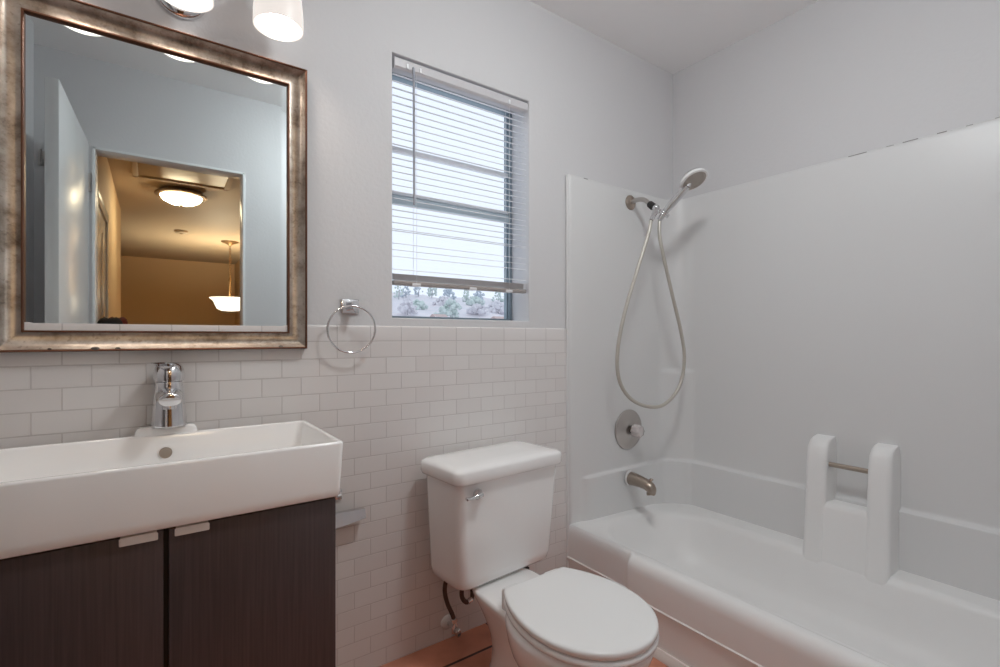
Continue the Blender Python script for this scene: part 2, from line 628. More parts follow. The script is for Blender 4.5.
LX, LY = 0.205, -3.97
hl = thing('ceiling_light', 'bronze rimmed bowl ceiling light glowing in the hall, reflected in the mirror', 'lamp', (LX, LY, CEIL))
bm = bmesh.new()
lathe(bm, (LX, LY, CEIL), (0, 0, -1), [(0.165, 0), (0.18, 0.02), (0.212, 0.04), (0.212, 0.052), (0.19, 0.058), (0.165, 0.058)], 40)
finish(bm, 'rim', M_BRASS, hl)
bm = bmesh.new()
lathe(bm, (LX, LY, CEIL - 0.05), (0, 0, -1), [(0.172, 0), (0.165, 0.02), (0.145, 0.045), (0.105, 0.068), (0.05, 0.08), (0.0, 0.083)], 40)
finish(bm, 'glass_bowl', M_HALLSHADE, hl)
bm = bmesh.new()
lathe(bm, (LX, LY, CEIL - 0.13), (0, 0, -1), [(0.013, 0), (0.016, 0.006), (0.008, 0.014), (0.0, 0.018)], 16)
finish(bm, 'finial', M_BRASS, hl)

sd = thing('smoke_detector', 'round smoke detector on the hall ceiling, reflected in the mirror', 'smoke detector', (0.28, -6.04, CEIL))
bm = bmesh.new()
lathe(bm, (0.28, -6.04, CEIL), (0, 0, -1), [(0.075, 0), (0.075, 0.02), (0.06, 0.034), (0.03, 0.036), (0.0, 0.036)], 28)
finish(bm, 'case', M_HALLCEIL, sd)
bm = bmesh.new()
lathe(bm, (0.28, -6.04, CEIL - 0.035), (0, 0, -1), [(0.02, 0), (0.018, 0.006), (0, 0.007)], 16)
finish(bm, 'test_button', M_BRASS, sd)

PX, PY = 0.89, -6.5
pl = thing('pendant_light', 'lit glass bowl pendant hanging on a chain in the far hall, reflected in the mirror', 'pendant lamp', (PX, PY, CEIL))
bm = bmesh.new()
lathe(bm, (PX, PY, CEIL), (0, 0, -1), [(0.115, 0), (0.11, 0.012), (0.06, 0.03), (0.02, 0.05), (0.012, 0.06)], 28)
finish(bm, 'canopy', M_BRASS, pl)
bm = bmesh.new()
z = CEIL - 0.055
k = 0
while z > 1.95:
    R = Matrix.Rotation(math.radians(90 * (k % 2)), 4, 'Z')
    rings = []
    for i in range(12):
        a = 2 * math.pi * i / 12
        p = Vector((0.012 * math.cos(a), 0, 0.022 * math.sin(a)))
        rings.append(p)
    n0 = len(bm.verts)
    pts = [R @ q + Vector((PX, PY, z)) for q in rings]
    tube(bm, pts + [pts[0]], 0.0035, 6)
    z -= 0.034
    k += 1
finish(bm, 'chain', M_BRASS, pl)
bm = bmesh.new()
lathe(bm, (PX, PY, 1.96), (0, 0, -1), [(0.008, 0), (0.022, 0.03), (0.012, 0.07), (0.010, 0.30), (0.02, 0.33), (0.012, 0.46), (0.02, 0.475), (0.006, 0.495)], 16)
finish(bm, 'stem', M_BRASS, pl)
bm = bmesh.new()
lathe(bm, (PX, PY, 1.475), (0, 0, 1), [(0.02, 0), (0.11, 0.008), (0.165, 0.035), (0.19, 0.09), (0.215, 0.15), (0.262, 0.19), (0.258, 0.193), (0.205, 0.15), (0.15, 0.04), (0.02, 0.012)], 40)
finish(bm, 'glass_bowl', M_PENDSHADE, pl)
for k in range(3):
    a = math.radians(120 * k + 20)
    p = (PX + 0.11 * math.cos(a), PY + 0.11 * math.sin(a), 1.575)
    bm = bmesh.new()
    bmesh.ops.create_uvsphere(bm, u_segments=14, v_segments=10, radius=0.035, matrix=Matrix.Translation(p))
    finish(bm, 'bulb', M_PENDBULB, pl)
point_light('pendant_bulb', (PX - 0.10, PY, 1.60), PENDANT_W, (1.0, 0.80, 0.55), 0.06)

hc = thing('hall_cabinet', 'narrow dark wooden cabinet against the hall wall, its top just reflected in the mirror', 'cabinet', (-0.2, -2.5, 0))
bbox('body', M_WOOD2, (-0.276, -0.10, -2.54, -2.00, 0.05, 1.135), hc, bev=0.004)
bbox('top', M_WOOD2, (-0.278, -0.085, -2.56, -1.98, 1.135, 1.155), hc, bev=0.004)
bbox('door', M_WOOD2, (-0.10, -0.088, -2.52, -2.275, 0.07, 1.12), hc, bev=0.003)
bbox('door', M_WOOD2, (-0.10, -0.088, -2.265, -2.02, 0.07, 1.12), hc, bev=0.003)


def pouch(name, m, cx, cy, z, sx, sy, h, lean):
    bm = bmesh.new()
    rings = []
    for t, s in ((0, 0.9), (0.15, 1.0), (0.5, 0.97), (0.8, 0.8), (1.0, 0.5)):
        rings.append([(cx + lean * t + sx * s * math.cos(a) * (1 + 0.06 * math.sin(3 * a)),
                       cy + sy * s * math.sin(a), z + h * t * (1 + 0.12 * math.sin(2 * a + 1)))
                      for a in [2 * math.pi * k / 20 for k in range(20)]])
    loft(bm, rings)
    return finish(bm, name, m, None, 60)


tag(pouch('cloth_bag', M_BLACKCLOTH, -0.215, -2.12, 1.155, 0.060, 0.10, 0.056, 0.0), 'black cloth bag lying on the hall cabinet, reflected low in the mirror', 'bag')
tag(pouch('cloth_bag', M_REDCLOTH, -0.205, -2.36, 1.155, 0.06, 0.10, 0.066, 0.012), 'dark red cloth bag lying beside the black one, reflected low in the mirror', 'bag')

hk = thing('coat_hook', 'small metal coat hook on the wall behind the open door, reflected at the mirror edge', 'hook', (-0.437, YB, 1.945))
bbox('plate', M_NICKEL, (-0.452, -0.422, YB, YB + 0.004, 1.915, 1.985), hk, bev=0.0015)
bm = bmesh.new()
tube(bm, catmull([(-0.437, YB + 0.002, 1.945), (-0.437, YB + 0.03, 1.932), (-0.437, YB + 0.045, 1.955), (-0.437, YB + 0.05, 1.98)]), 0.0055, 10)
tube(bm, catmull([(-0.437, YB + 0.002, 1.935), (-0.437, YB + 0.022, 1.915), (-0.437, YB + 0.028, 1.93)]), 0.005, 10)
finish(bm, 'hook', M_NICKEL, hk)

# ------------------------------------------------------------------ window and outside
win = bpy.data.objects.new('window_1', None)
win.location = (WX0, 0.14, WZ0)
COL.objects.link(win)
struct(win)
bm = bmesh.new()
for dims in ((WX0, WX0 + 0.028, 0.118, 0.158, WZ0, WZ1), (WX1 - 0.014, WX1, 0.118, 0.158, WZ0, WZ1),
             (WX0, WX1, 0.118, 0.158, WZ0, WZ0 + 0.012), (WX0, WX1, 0.118, 0.158, WZ1 - 0.012, WZ1)):
    box(bm, *dims, bev=0.002)
box(bm, WX1 - 0.020, WX1 - 0.014, 0.13, 0.15, WZ0 + 0.012, WZ1 - 0.012)
finish(bm, 'window_frame', M_ALU, win)
bm = bmesh.new()
box(bm, WX0 + 0.02, WX1 - 0.012, 0.124, 0.15, 1.595, 1.625, bev=0.002)
finish(bm, 'meeting_rail', M_ALUMID, win)
bm = bmesh.new()
box(bm, WX0 + 0.02, WX1 - 0.012, 0.126, 0.15, 1.788, 1.806, bev=0.002)
box(bm, WX0 + 0.02, WX1 - 0.012, 0.126, 0.15, 1.628, 1.642, bev=0.002)
finish(bm, 'muntin', M_ALULIGHT, win)
bbox('pane', M_GLASS, (WX0 + 0.02, WX1 - 0.012, 0.136, 0.140, WZ0 + 0.008, WZ1 - 0.008), win)

bl = thing('window_blind', 'white horizontal slat blind raised slightly above the window sill', 'blind', (0.96, 0.015, WZ1))
BX0, BX1, BY = WX0 + 0.006, WX1 - 0.010, 0.016
bm = bmesh.new()
rings = []
for x in (BX0, BX1):
    rings.append([(x, BY - 0.020, 2.030), (x, BY - 0.020, 2.055), (x, BY - 0.016, 2.060), (x, BY + 0.018, 2.060), (x, BY + 0.020, 2.055),
                  (x, BY + 0.020, 2.030), (x, BY + 0.013, 2.024), (x, BY - 0.013, 2.024)])
loft(bm, rings)
finish(bm, 'headrail', M_HEADRAIL, bl, 30)


def slat_bm(z, tilt, w=0.0125, sag=0.0):
    bm = bmesh.new()
    rings = []
    n = 6
    c, s = math.cos(tilt), math.sin(tilt)
    for i, x in enumerate((BX0 + 0.002, (BX0 + BX1) / 2, BX1 - 0.002)):
        up, dn = [], []
        for k in range(n + 1):
            q = -w + 2 * w * k / n
            h = 0.0016 * (1 - (q / w) ** 2) - (sag if i == 1 else 0)
            up.append((x, BY + q * c - h * s, z + q * s + h * c))
            dn.append((x, BY + q * c - (h - 0.0009) * s, z + q * s + (h - 0.0009) * c))
        rings.append(up + dn[::-1])
    loft(bm, rings)
    return bm


ZV = lambda v: 1.10 + (337 - v) * 0.003446
vs = [73.5, 80.3, 87.1, 94.6, 101.7, 109.0, 116.0, 123.0, 130.0, 136.8, 143.5, 150.4, 157.2, 164.0, 170.8, 177.5, 184.3, 191.0, 197.8, 204.0,
      209.4, 215.8, 222.2, 228.6, 230.4, 243.0, 249.6, 256.2, 269.0]
for v in vs:
    finish(slat_bm(ZV(v), math.radians(19 if v < 140 else 15 if v < 200 else 11)), 'slat', M_BLIND, bl, 50)
for k in range(6):
    finish(slat_bm(1.318 - k * 0.0036, math.radians(2)), 'slat', M_BLINDSTACK, bl, 50)
bm = bmesh.new()
box(bm, BX0 + 0.001, BX1 - 0.001, BY - 0.0128, BY + 0.0128, 1.280, 1.2965, bev=0.004)
finish(bm, 'bottom_rail', M_BRAIL, bl)
for x in (BX0 + 0.085, (BX0 + BX1) / 2 + 0.03, BX1 - 0.09):
    bbox('cord_clip', M_BLIND, (x - 0.016, x + 0.016, BY - 0.0155, BY + 0.0155, 1.2785, 1.289), bl, bev=0.002)
for x in (BX0 + 0.085, BX1 - 0.09):
    for y in (BY - 0.0135, BY + 0.0135):
        bm = bmesh.new()
        tube(bm, [(x, y, 2.03), (x, y, 1.29)], 0.0006, 5)
        finish(bm, 'ladder_cord', M_BLIND, bl)
bm = bmesh.new()
WXP = 0.735
tube(bm, [(WXP, BY - 0.026, 2.035), (WXP, BY - 0.030, 1.56)], 0.0042, 6)
tube(bm, [(WXP, BY - 0.018, 2.040), (WXP, BY - 0.027, 2.036)], 0.003, 6)
finish(bm, 'tilt_wand', mat('clear_grey_wand', (0.42, 0.44, 0.50), 0.25), bl)
for x in (WXP - 0.022, WXP + 0.028, BX1 - 0.095):
    bbox('rail_clip', M_ALULIGHT, (x - 0.004, x + 0.004, BY - 0.0235, BY - 0.017, 2.03, 2.046), bl, bev=0.001)

# hillside beyond the window; haze and overexposure are put into its pale colours
M_HILL = mat('hazy_hillside', (0.88, 0.79, 0.78), 0.95, noise=(0.9, 1.1, (0.56, 0.60, 0.68)))
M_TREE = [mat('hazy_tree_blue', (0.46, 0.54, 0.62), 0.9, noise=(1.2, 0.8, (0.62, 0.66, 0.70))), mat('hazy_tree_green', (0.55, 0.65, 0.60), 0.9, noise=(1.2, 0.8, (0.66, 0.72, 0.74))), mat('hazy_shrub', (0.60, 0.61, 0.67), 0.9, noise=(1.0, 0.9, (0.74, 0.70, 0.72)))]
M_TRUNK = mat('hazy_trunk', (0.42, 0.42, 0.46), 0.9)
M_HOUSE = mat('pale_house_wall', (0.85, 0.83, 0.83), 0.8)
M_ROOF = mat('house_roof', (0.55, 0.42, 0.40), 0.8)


def hill_z(x, y):
    t = max(0.0, (y - 22) / 58)
    return -3.0 + 11.2 * min(t, 1.15) ** 0.85 + 0.35 * math.sin(x * 0.35) + 0.2 * math.sin(x * 0.9 + y * 0.2)


bm = bmesh.new()
NX, NY = 40, 30
gv = [[bm.verts.new((-5 + 110 * i / NX, 8 + 100 * j / NY, hill_z(-5 + 110 * i / NX, 8 + 100 * j / NY))) for i in range(NX + 1)] for j in range(NY + 1)]
for j in range(NY):
    for i in range(NX):
        bm.faces.new((gv[j][i], gv[j][i + 1], gv[j + 1][i + 1], gv[j + 1][i]))
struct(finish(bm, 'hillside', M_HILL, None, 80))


def tree(x, y, h, w, m, label, cat, group, name):
    z0 = hill_z(x, y) - 0.15
    t = thing(name, label, cat, (x, y, z0), group)
    bm = bmesh.new()
    tube(bm, [(x, y, z0), (x + 0.05 * h, y, z0 + h * 0.5)], [0.03 * h, 0.02 * h], 7)
    finish(bm, 'trunk', M_TRUNK, t)
    bm = bmesh.new()
    for k in range(44):
        a, q = random.uniform(0, 6.28), random.uniform(0, 1)
        zz = z0 + h * (0.16 + 0.80 * q)
        r = w * 0.46 * math.sqrt(random.uniform(0, 1)) * (1 - 0.75 * q ** 1.5)
        s = w * random.uniform(0.05, 0.11) * (1.15 - 0.45 * q)
        n0 = len(bm.verts)
        ret = bmesh.ops.create_icosphere(bm, subdivisions=1, radius=s, matrix=Matrix.Translation((x + r * math.cos(a), y + r * math.sin(a), zz)))
        for vtx in ret['verts']:
            vtx.co += Vector((random.uniform(-1, 1), random.uniform(-1, 1), random.uniform(-1, 1))) * s * 0.18
    finish(bm, 'crown', m, t, 20)


for x, y, h, w, k in ((26.0, 77, 3.2, 3.2, 0), (29.3, 76, 3.4, 2.4, 1), (31.8, 79, 2.6, 2.2, 0), (34.3, 77, 3.4, 2.4, 1), (37.0, 80, 2.6, 2.4, 0), (39.0, 79, 3.4, 2.0, 0), (41.2, 78, 2.8, 2.6, 1),
                      (45.2, 79, 2.5, 3.6, 0), (48.6, 78, 2.9, 2.6, 1), (52.0, 79, 3.0, 3.4, 0), (56.0, 78, 2.6, 3.0, 1), (59.8, 79, 3.0, 2.6, 0)):
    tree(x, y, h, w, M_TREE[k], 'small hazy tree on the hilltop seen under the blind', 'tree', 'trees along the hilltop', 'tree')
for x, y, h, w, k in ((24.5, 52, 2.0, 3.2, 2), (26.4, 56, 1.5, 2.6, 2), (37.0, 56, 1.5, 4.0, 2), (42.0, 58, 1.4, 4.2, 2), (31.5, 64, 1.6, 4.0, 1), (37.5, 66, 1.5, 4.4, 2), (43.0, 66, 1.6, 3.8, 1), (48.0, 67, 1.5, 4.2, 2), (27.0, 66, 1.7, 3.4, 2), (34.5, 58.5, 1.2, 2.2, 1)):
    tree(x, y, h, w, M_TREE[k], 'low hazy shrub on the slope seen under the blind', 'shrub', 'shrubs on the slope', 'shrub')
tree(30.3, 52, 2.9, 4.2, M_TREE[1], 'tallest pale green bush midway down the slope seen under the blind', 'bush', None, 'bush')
for x, y, w in ((26.3, 47.5, 1.5), (31.5, 46, 1.2), (36.5, 50, 1.8), (33.6, 47, 1.0)):
    z0 = hill_z(x, y) - 0.2
    h = thing('house', 'tiny pale house low on the hillside beyond the window', 'house', (x, y, z0), 'houses on the hillside')
    bbox('walls', M_HOUSE, (x - w / 2, x + w / 2, y - 0.6, y + 0.6, z0, z0 + 0.75), h)
    bm = bmesh.new()
    loft(bm, [[(xx, y - 0.7, z0 + 0.75), (xx, y + 0.7, z0 + 0.75), (xx, y, z0 + 1.05)] for xx in (x - w / 2 - 0.1, x + w / 2 + 0.1)])
    finish(bm, 'roof', M_ROOF, h)

# ------------------------------------------------------------------ mirror
MX0, MX1, MZ0, MZ1 = -0.247, 0.3235, 1.1155, 1.853
mir = thing('wall_mirror', 'large wall mirror in a worn silver and bronze frame above the sink', 'mirror', (0.038, 0, MZ0))


def frame_sweep(bm, prof):
    """prof: (outward offset from the sight edge, y); mitred round the mirror"""
    rings = []
    for sx, sz in ((-1, -1), (1, -1), (1, 1), (-1, 1)):
        ring = []
        for d, y in prof:
            ring.append(((MX0 - d) if sx < 0 else (MX1 + d), y, (MZ0 - d) if sz < 0 else (MZ1 + d)))
        rings.append(ring)
    loft(bm, rings, close=True)


bm = bmesh.new()
frame_sweep(bm, [(0.0045, -0.002), (0.0045, -0.0155), (0.009, -0.0145), (0.016, -0.0145), (0.026, -0.0175), (0.036, -0.024), (0.044, -0.034), (0.0455, -0.036), (0.0455, -0.002)])
finish(bm, 'frame', M_SILVER, mir, 35)
bm = bmesh.new()
frame_sweep(bm, [(0.0, -0.004), (-0.0002, -0.0135), (0.0015, -0.0165), (0.0045, -0.0165), (0.006, -0.004)])
finish(bm, 'inner_edge', M_COPPER, mir, 35)
bm = bmesh.new()
frame_sweep(bm, [(0.0445, -0.001), (0.0445, -0.037), (0.047, -0.039), (0.050, -0.037), (0.0515, -0.001)])
finish(bm, 'outer_edge', M_COPPER, mir, 35)
bm = bmesh.new()
b = 0.016
outer = [bm.verts.new(p) for p in ((MX0 - 0.002, -0.0065, MZ0 - 0.002), (MX1 + 0.002, -0.0065, MZ0 - 0.002), (MX1 + 0.002, -0.0065, MZ1 + 0.002), (MX0 - 0.002, -0.0065, MZ1 + 0.002))]
inner = [bm.verts.new(p) for p in ((MX0 + b, -0.0077, MZ0 + b), (MX1 - b, -0.0077, MZ0 + b), (MX1 - b, -0.0077, MZ1 - b), (MX0 + b, -0.0077, MZ1 - b))]
back = [bm.verts.new((v.co.x, -0.002, v.co.z)) for v in outer]
bm.faces.new(inner)
bm.faces.new(back[::-1])
for i in range(4):
    j = (i + 1) % 4
    bm.faces.new((outer[i], outer[j], inner[j], inner[i]))
    bm.faces.new((back[i], back[j], outer[j], outer[i]))
g = finish(bm, 'mirror_glass', M_MIRROR, mir, 1)
for p in g.data.polygons:
    p.use_smooth = False
# chips and scratches in the silver along the lower rail
for x, r in ((-0.118, 0.0055), (-0.075, 0.0035), (0.30, 0.004), (-0.20, 0.0025)):
    bm = bmesh.new()
    lathe(bm, (x, -0.0360, MZ0 - 0.0435), (0, -1, 0.6), [(r, 0), (r * 0.8, 0.0015), (0, 0.002)], 9, sx=1.6)
    finish(bm, 'chip', M_DARKMETAL, mir)

# ------------------------------------------------------------------ vanity light
VX, VZ = 0.056, 2.018
vl = thing('vanity_light', 'chrome bath light with lit white glass shades above the mirror', 'wall lamp', (VX, 0, VZ))
bm = bmesh.new()
lathe(bm, (VX, 0, VZ), (0, -1, 0), [(0.062, 0), (0.062, 0.008), (0.056, 0.016), (0.04, 0.022), (0.0, 0.024)], 36)
finish(bm, 'backplate', M_CHROME, vl)
bm = bmesh.new()
tube(bm, [(VX - 0.25, -0.055, 2.108), (VX + 0.25, -0.055, 2.108)], 0.008, 12)
tube(bm, catmull([(VX, -0.01, VZ + 0.02), (VX, -0.04, VZ + 0.04), (VX, -0.055, 2.108)]), 0.009, 12)
for dx in (-0.218, 0, 0.218):
    tube(bm, catmull([(VX + dx, -0.055, 2.108), (VX + dx, -0.09, 2.128), (VX + dx + 0.003, -0.114, 2.124), (VX + dx + 0.004, -0.118, 2.10)]), 0.007, 12)
finish(bm, 'arm', M_CHROME, vl)
for dx in (-0.218, 0, 0.218):
    c = (VX + dx + 0.004, -0.118, 2.098)
    bm = bmesh.new()
    lathe(bm, c, (0, 0, -1), [(0.022, -0.012), (0.026, 0.0), (0.026, 0.02), (0.016, 0.022)], 24)
    finish(bm, 'socket_cup', M_CHROME, vl)
    bm = bmesh.new()
    lathe(bm, c, (0, 0, -1), [(0.020, 0.012), (0.040, 0.016), (0.052, 0.032), (0.0595, 0.065), (0.0635, 0.11), (0.0640, 0.146),
                              (0.0610, 0.146), (0.0605, 0.11), (0.0565, 0.065), (0.049, 0.035), (0.03, 0.02), (0.020, 0.018)], 40, False, False)
    finish(bm, 'shade', M_SHADE, vl, 50)
    bm = bmesh.new()
    lathe(bm, (c[0], c[1], 2.082), (0, 0, -1), [(0.013, 0), (0.014, 0.02), (0.024, 0.045), (0.030, 0.07), (0.026, 0.092), (0.012, 0.104), (0, 0.106)], 24)
    finish(bm, 'bulb', M_BULB, vl)

# ------------------------------------------------------------------ added fill light shaped as a dome lamp, unseen above the frame
BLX, BLY = 0.95, -1.02
bcl = thing('fill_dome', 'added fill light shaped as a glass dome, unseen above the middle of the bathroom', 'fill light', (BLX, BLY, CEIL))
bm = bmesh.new()
lathe(bm, (BLX, BLY, CEIL), (0, 0, -1), [(0.15, 0), (0.155, 0.015), (0.15, 0.025), (0.14, 0.026)], 40)
finish(bm, 'fill_dome_pan', M_CHROME, bcl)
bm = bmesh.new()
lathe(bm, (BLX, BLY, CEIL - 0.02), (0, 0, -1), [(0.142, 0), (0.138, 0.02), (0.12, 0.045), (0.08, 0.065), (0.03, 0.074), (0.0, 0.075)], 40)
finish(bm, 'fill_dome_shell', M_DOMEFILL, bcl)

# ------------------------------------------------------------------ sink, tap, cabinet
SX0, SX1, SYF, SYB, SZ0, SZ1 = -0.324, 0.366, -0.412, -0.046, 0.722, 0.853
sk = thing('sink', 'white rectangular ceramic basin set on the dark cabinet', 'sink', (0.018, SYB, SZ0))
bm = bmesh.new()
R = []
for ins, z, r in ((0.016, SZ0, 0.008), (0.009, SZ0 + 0.001, 0.012), (0.006, SZ0 + 0.004, 0.014), (0.005, SZ0 + 0.02, 0.014), (-0.0005, SZ1 - 0.006, 0.014),
                  (0.001, SZ1 - 0.002, 0.014), (0.0045, SZ1, 0.012), (0.010, SZ1, 0.010), (0.0135, SZ1 - 0.0015, 0.012), (0.0155, SZ1 - 0.006, 0.014),
                  (0.019, SZ1 - 0.06, 0.022), (0.026, SZ1 - 0.088, 0.03), (0.045, SZ1 - 0.097, 0.035), (0.10, SZ1 - 0.10, 0.03)):
    R.append(rrect(SX0 + ins, SX1 - ins, SYF + ins, SYB - ins, r, z, 6))
loft(bm, R)
finish(bm, 'basin', M_CERAMIC, sk, 50)
bm = bmesh.new()
FX = 0.030
rings = []
for z, e in ((SZ1 - 0.10, 0.0), (SZ1 - 0.012, 0.004), (SZ1 + 0.010, 0.010), (SZ1 + 0.016, 0.014), (SZ1 + 0.018, 0.019)):
    rings.append(rrect(FX - 0.080 + e, FX + 0.070 - e, -0.057 if z < SZ1 - 0.02 else -0.0600 + e * 0.2, -0.010 - e * 0.5, 0.012, z, 5))
loft(bm, rings)
finish(bm, 'tap_ledge', M_CERAMIC, sk, 50)
bm = bmesh.new()
oc = (0.022, -0.0650, 0.806)
lathe(bm, oc, (0, -1, 0.02), [(0.0140, 0), (0.0140, 0.002), (0.012, 0.004), (0.005, 0.0035), (0, 0.0035)], 28)
finish(bm, 'overflow_cover', M_BRONZE, sk)

FZ = SZ1 + 0.0182
fc = thing('faucet', 'chrome single lever tap standing on the basin ledge', 'tap', (FX, -0.046, FZ))
FY = -0.047
bm = bmesh.new()
rings = []
for z, rx, ry, dy in ((0.0, 0.0395, 0.033, 0), (0.003, 0.0395, 0.033, 0), (0.02, 0.038, 0.031, 0), (0.05, 0.0355, 0.029, 0), (0.075, 0.033, 0.028, 0.0), (0.095, 0.031, 0.028, -0.001), (0.108, 0.0305, 0.028, -0.001), (0.114, 0.029, 0.027, -0.001)):
    rings.append([(FX + rx * math.cos(a), FY + dy + ry * math.sin(a), FZ + z) for a in [2 * math.pi * k / 36 for k in range(36)]])
loft(bm, rings)
finish(bm, 'body', M_CHROME, fc, 50)
bm = bmesh.new()
tube(bm, catmull([(FX, FY - 0.01, FZ + 0.078), (FX, FY - 0.045, FZ + 0.080), (FX, FY - 0.082, FZ + 0.078), (FX, FY - 0.098, FZ + 0.074)], 5),
     [0.030] * 4 + [0.028] * 3 + [0.026] * 3 + [0.0245] * 3 + [0.0245, 0.022, 0.018], 28, squash=0.72)
lathe(bm, (FX, FY - 0.078, FZ + 0.064), (0, -0.12, -1), [(0.014, 0), (0.0145, 0.004), (0.0145, 0.011), (0.012, 0.012), (0.011, 0.009), (0, 0.009)], 24)
finish(bm, 'spout', M_CHROME, fc, 50)
bm = bmesh.new()
lathe(bm, (FX, FY, FZ + 0.114), (0, 0.0, 1), [(0.027, 0), (0.0325, 0.002), (0.034, 0.012), (0.0335, 0.026), (0.029, 0.040), (0.018, 0.048), (0.0, 0.050)], 36)
rings = []
for t, w, th, z in ((0.0, 0.024, 0.012, 0.040), (0.3, 0.023, 0.010, 0.046), (0.7, 0.020, 0.006, 0.051), (0.93, 0.018, 0.0045, 0.053), (1.0, 0.012, 0.003, 0.053)):
    px, py = FX - 0.022 * t, FY + 0.006 - 0.078 * t
    rings.append([(px + w * math.cos(a), py + 0.2 * w * math.cos(a) * -0.3, FZ + 0.112 + z + th * 0.5 * math.sin(a)) for a in [2 * math.pi * k / 20 for k in range(20)]])
loft(bm, rings)
finish(bm, 'lever', M_CHROME, fc, 50)
bm = bmesh.new()
lathe(bm, (FX - 0.002, FY - 0.0300, FZ + 0.053), (0, -1, 0.1), [(0.0045, -0.003), (0.0045, 0.001), (0.003, 0.0015)], 12, sx=1.5)
finish(bm, 'drain_slot', M_BLACK, fc)

cb = thing('vanity_cabinet', 'dark brown wood veneer vanity cabinet under the white basin', 'cabinet', (0.018, -0.22, 0))
bbox('body', M_WOOD, (SX0 + 0.005, SX1 - 0.015, -0.374, -0.075, 0.10, SZ0 - 0.001), cb, bev=0.0015)
bbox('plinth', M_BLACK, (SX0 + 0.02, SX1 - 0.03, -0.335, -0.09, 0.0, 0.10), cb)
bbox('door_shadow_gap', M_BLACK, (0.011, 0.025, -0.3755, -0.373, 0.10, SZ0 - 0.003), cb)
for x0, x1, hx0, hx1 in ((SX0 + 0.005, 0.0135, -0.056, 0.005), (0.0225, SX1 - 0.015, 0.032, 0.092)):
    d = bbox('door', M_WOOD, (x0, x1, -0.394, -0.376, 0.105, SZ0 - 0.005), cb, bev=0.0015)
    bm = bmesh.new()
    box(bm, hx0, hx1, -0.3985, -0.394, SZ0 - 0.0205, SZ0 - 0.0055, bev=0.002)
    box(bm, hx0 + 0.002, hx1 - 0.002, -0.3985, -0.378, SZ0 - 0.006, SZ0 - 0.0042)
    h = finish(bm, 'handle', M_HANDLE, d)

# ------------------------------------------------------------------ towel ring, paper holder
tr = thing('towel_ring', 'chrome towel ring on a square mount right of the mirror', 'towel ring', (0.512, 0, 1.20))
bm = bmesh.new()
box(bm, 0.484, 0.542, -0.008, 0.0, 1.175, 1.222, bev=0.003)
finish(bm, 'mounting_plate', M_CHROME, tr)
bm = bmesh.new()
rings = []
for y, hw, hh in ((-0.008, 0.014, 0.014), (-0.02, 0.0095, 0.0105), (-0.05, 0.009, 0.0115), (-0.062, 0.010, 0.0125)):
    rings.append([(0.513 + hw * sx, y, 1.199 + hh * sz) for sx, sz in ((-1, -1), (1, -1), (1, 1), (-1, 1))])
loft(bm, rings)
finish(bm, 'post', M_CHROME, tr, 20)
bm = bmesh.new()
torus(bm, (0.503, -0.054, 1.124), (0.08, 1, 0.10), 0.0735, 0.0034, 64, 10)
finish(bm, 'ring', M_CHROME, tr)

tp = thing('paper_holder', 'chrome paper holder with flat bar on the tiles beside the cabinet', 'paper holder', (0.49, 0, 0.56))
bm = bmesh.new()
box(bm, 0.420, 0.484, -0.016, -0.0085, 0.585, 0.618, bev=0.002)
box(bm, 0.436, 0.452, -0.05, -0.014, 0.592, 0.608, bev=0.002)
finish(bm, 'mounting_plate', M_CHROME, tp)
bm = bmesh.new()
box(bm, 0.436, 0.452, -0.048, -0.030, 0.52, 0.606, bev=0.002)
loft(bm, [[(x, -0.052, zc - h), (x, -0.030, zc - h), (x, -0.030, zc + h), (x, -0.0445, zc + h)] for x, zc, h in ((0.432, 0.530, 0.0235), (0.549, 0.5365, 0.0140))])
bmesh.ops.bevel(bm, geom=bm.edges[-12:], offset=0.0035, segments=2, profile=0.5, affect='EDGES')
finish(bm, 'bar', M_CHROME, tp)

# ------------------------------------------------------------------ toilet
TX = 0.957
TLT = 0.967
tl = thing('toilet', 'white two piece toilet with its lid closed between cabinet and tub', 'toilet', (TX, -0.35, 0))
TA = math.radians(-4.5)


def rotT(p, c=(0.975, -0.15)):
    x, y, z = p
    dx, dy = x - c[0], y - c[1]
    a = -TA
    return (c[0] + dx * math.cos(a) - dy * math.sin(a), c[1] + dx * math.sin(a) + dy * math.cos(a), z)


# tank: tapers downwards, soft corners
bm = bmesh.new()
rings = []
for z, hw, yf, r in ((0.288, 0.165, -0.205, 0.03), (0.292, 0.186, -0.230, 0.035), (0.304, 0.201, -0.242, 0.035), (0.33, 0.206, -0.247, 0.033), (0.50, 0.214, -0.256, 0.03), (0.644, 0.221, -0.264, 0.028)):
    rings.append([rotT((0.970 + x, y, zz)) for x, y, zz in rrect(-hw, hw, yf, -0.052, r, z, 6)])
loft(bm, rings)
finish(bm, 'tank', M_CERAMIC, tl, 60)
bm = bmesh.new()
rings = []
for z, hw, yf, yb, r in ((0.640, 0.224, -0.270, -0.044, 0.03), (0.643, 0.231, -0.278, -0.038, 0.032), (0.651, 0.2345, -0.282, -0.036, 0.033), (0.679, 0.2345, -0.282, -0.036, 0.033),
                         (0.685, 0.231, -0.279, -0.039, 0.033), (0.690, 0.221, -0.271, -0.046, 0.032), (0.693, 0.199, -0.255, -0.06, 0.04), (0.6945, 0.12, -0.21, -0.10, 0.04)):
    rings.append([rotT((0.969 + x, y, zz)) for x, y, zz in rrect(-hw, hw, yf, yb, r, z, 6)])
loft(bm, rings)
finish(bm, 'tank_lid', M_CERAMIC, tl, 60)
bm = bmesh.new()
lp = Vector(rotT((0.818, -0.2630, 0.606)))
lathe(bm, lp, (0.08, -1, 0), [(0.017, 0), (0.017, 0.006), (0.012, 0.012), (0.008, 0.02)], 24)
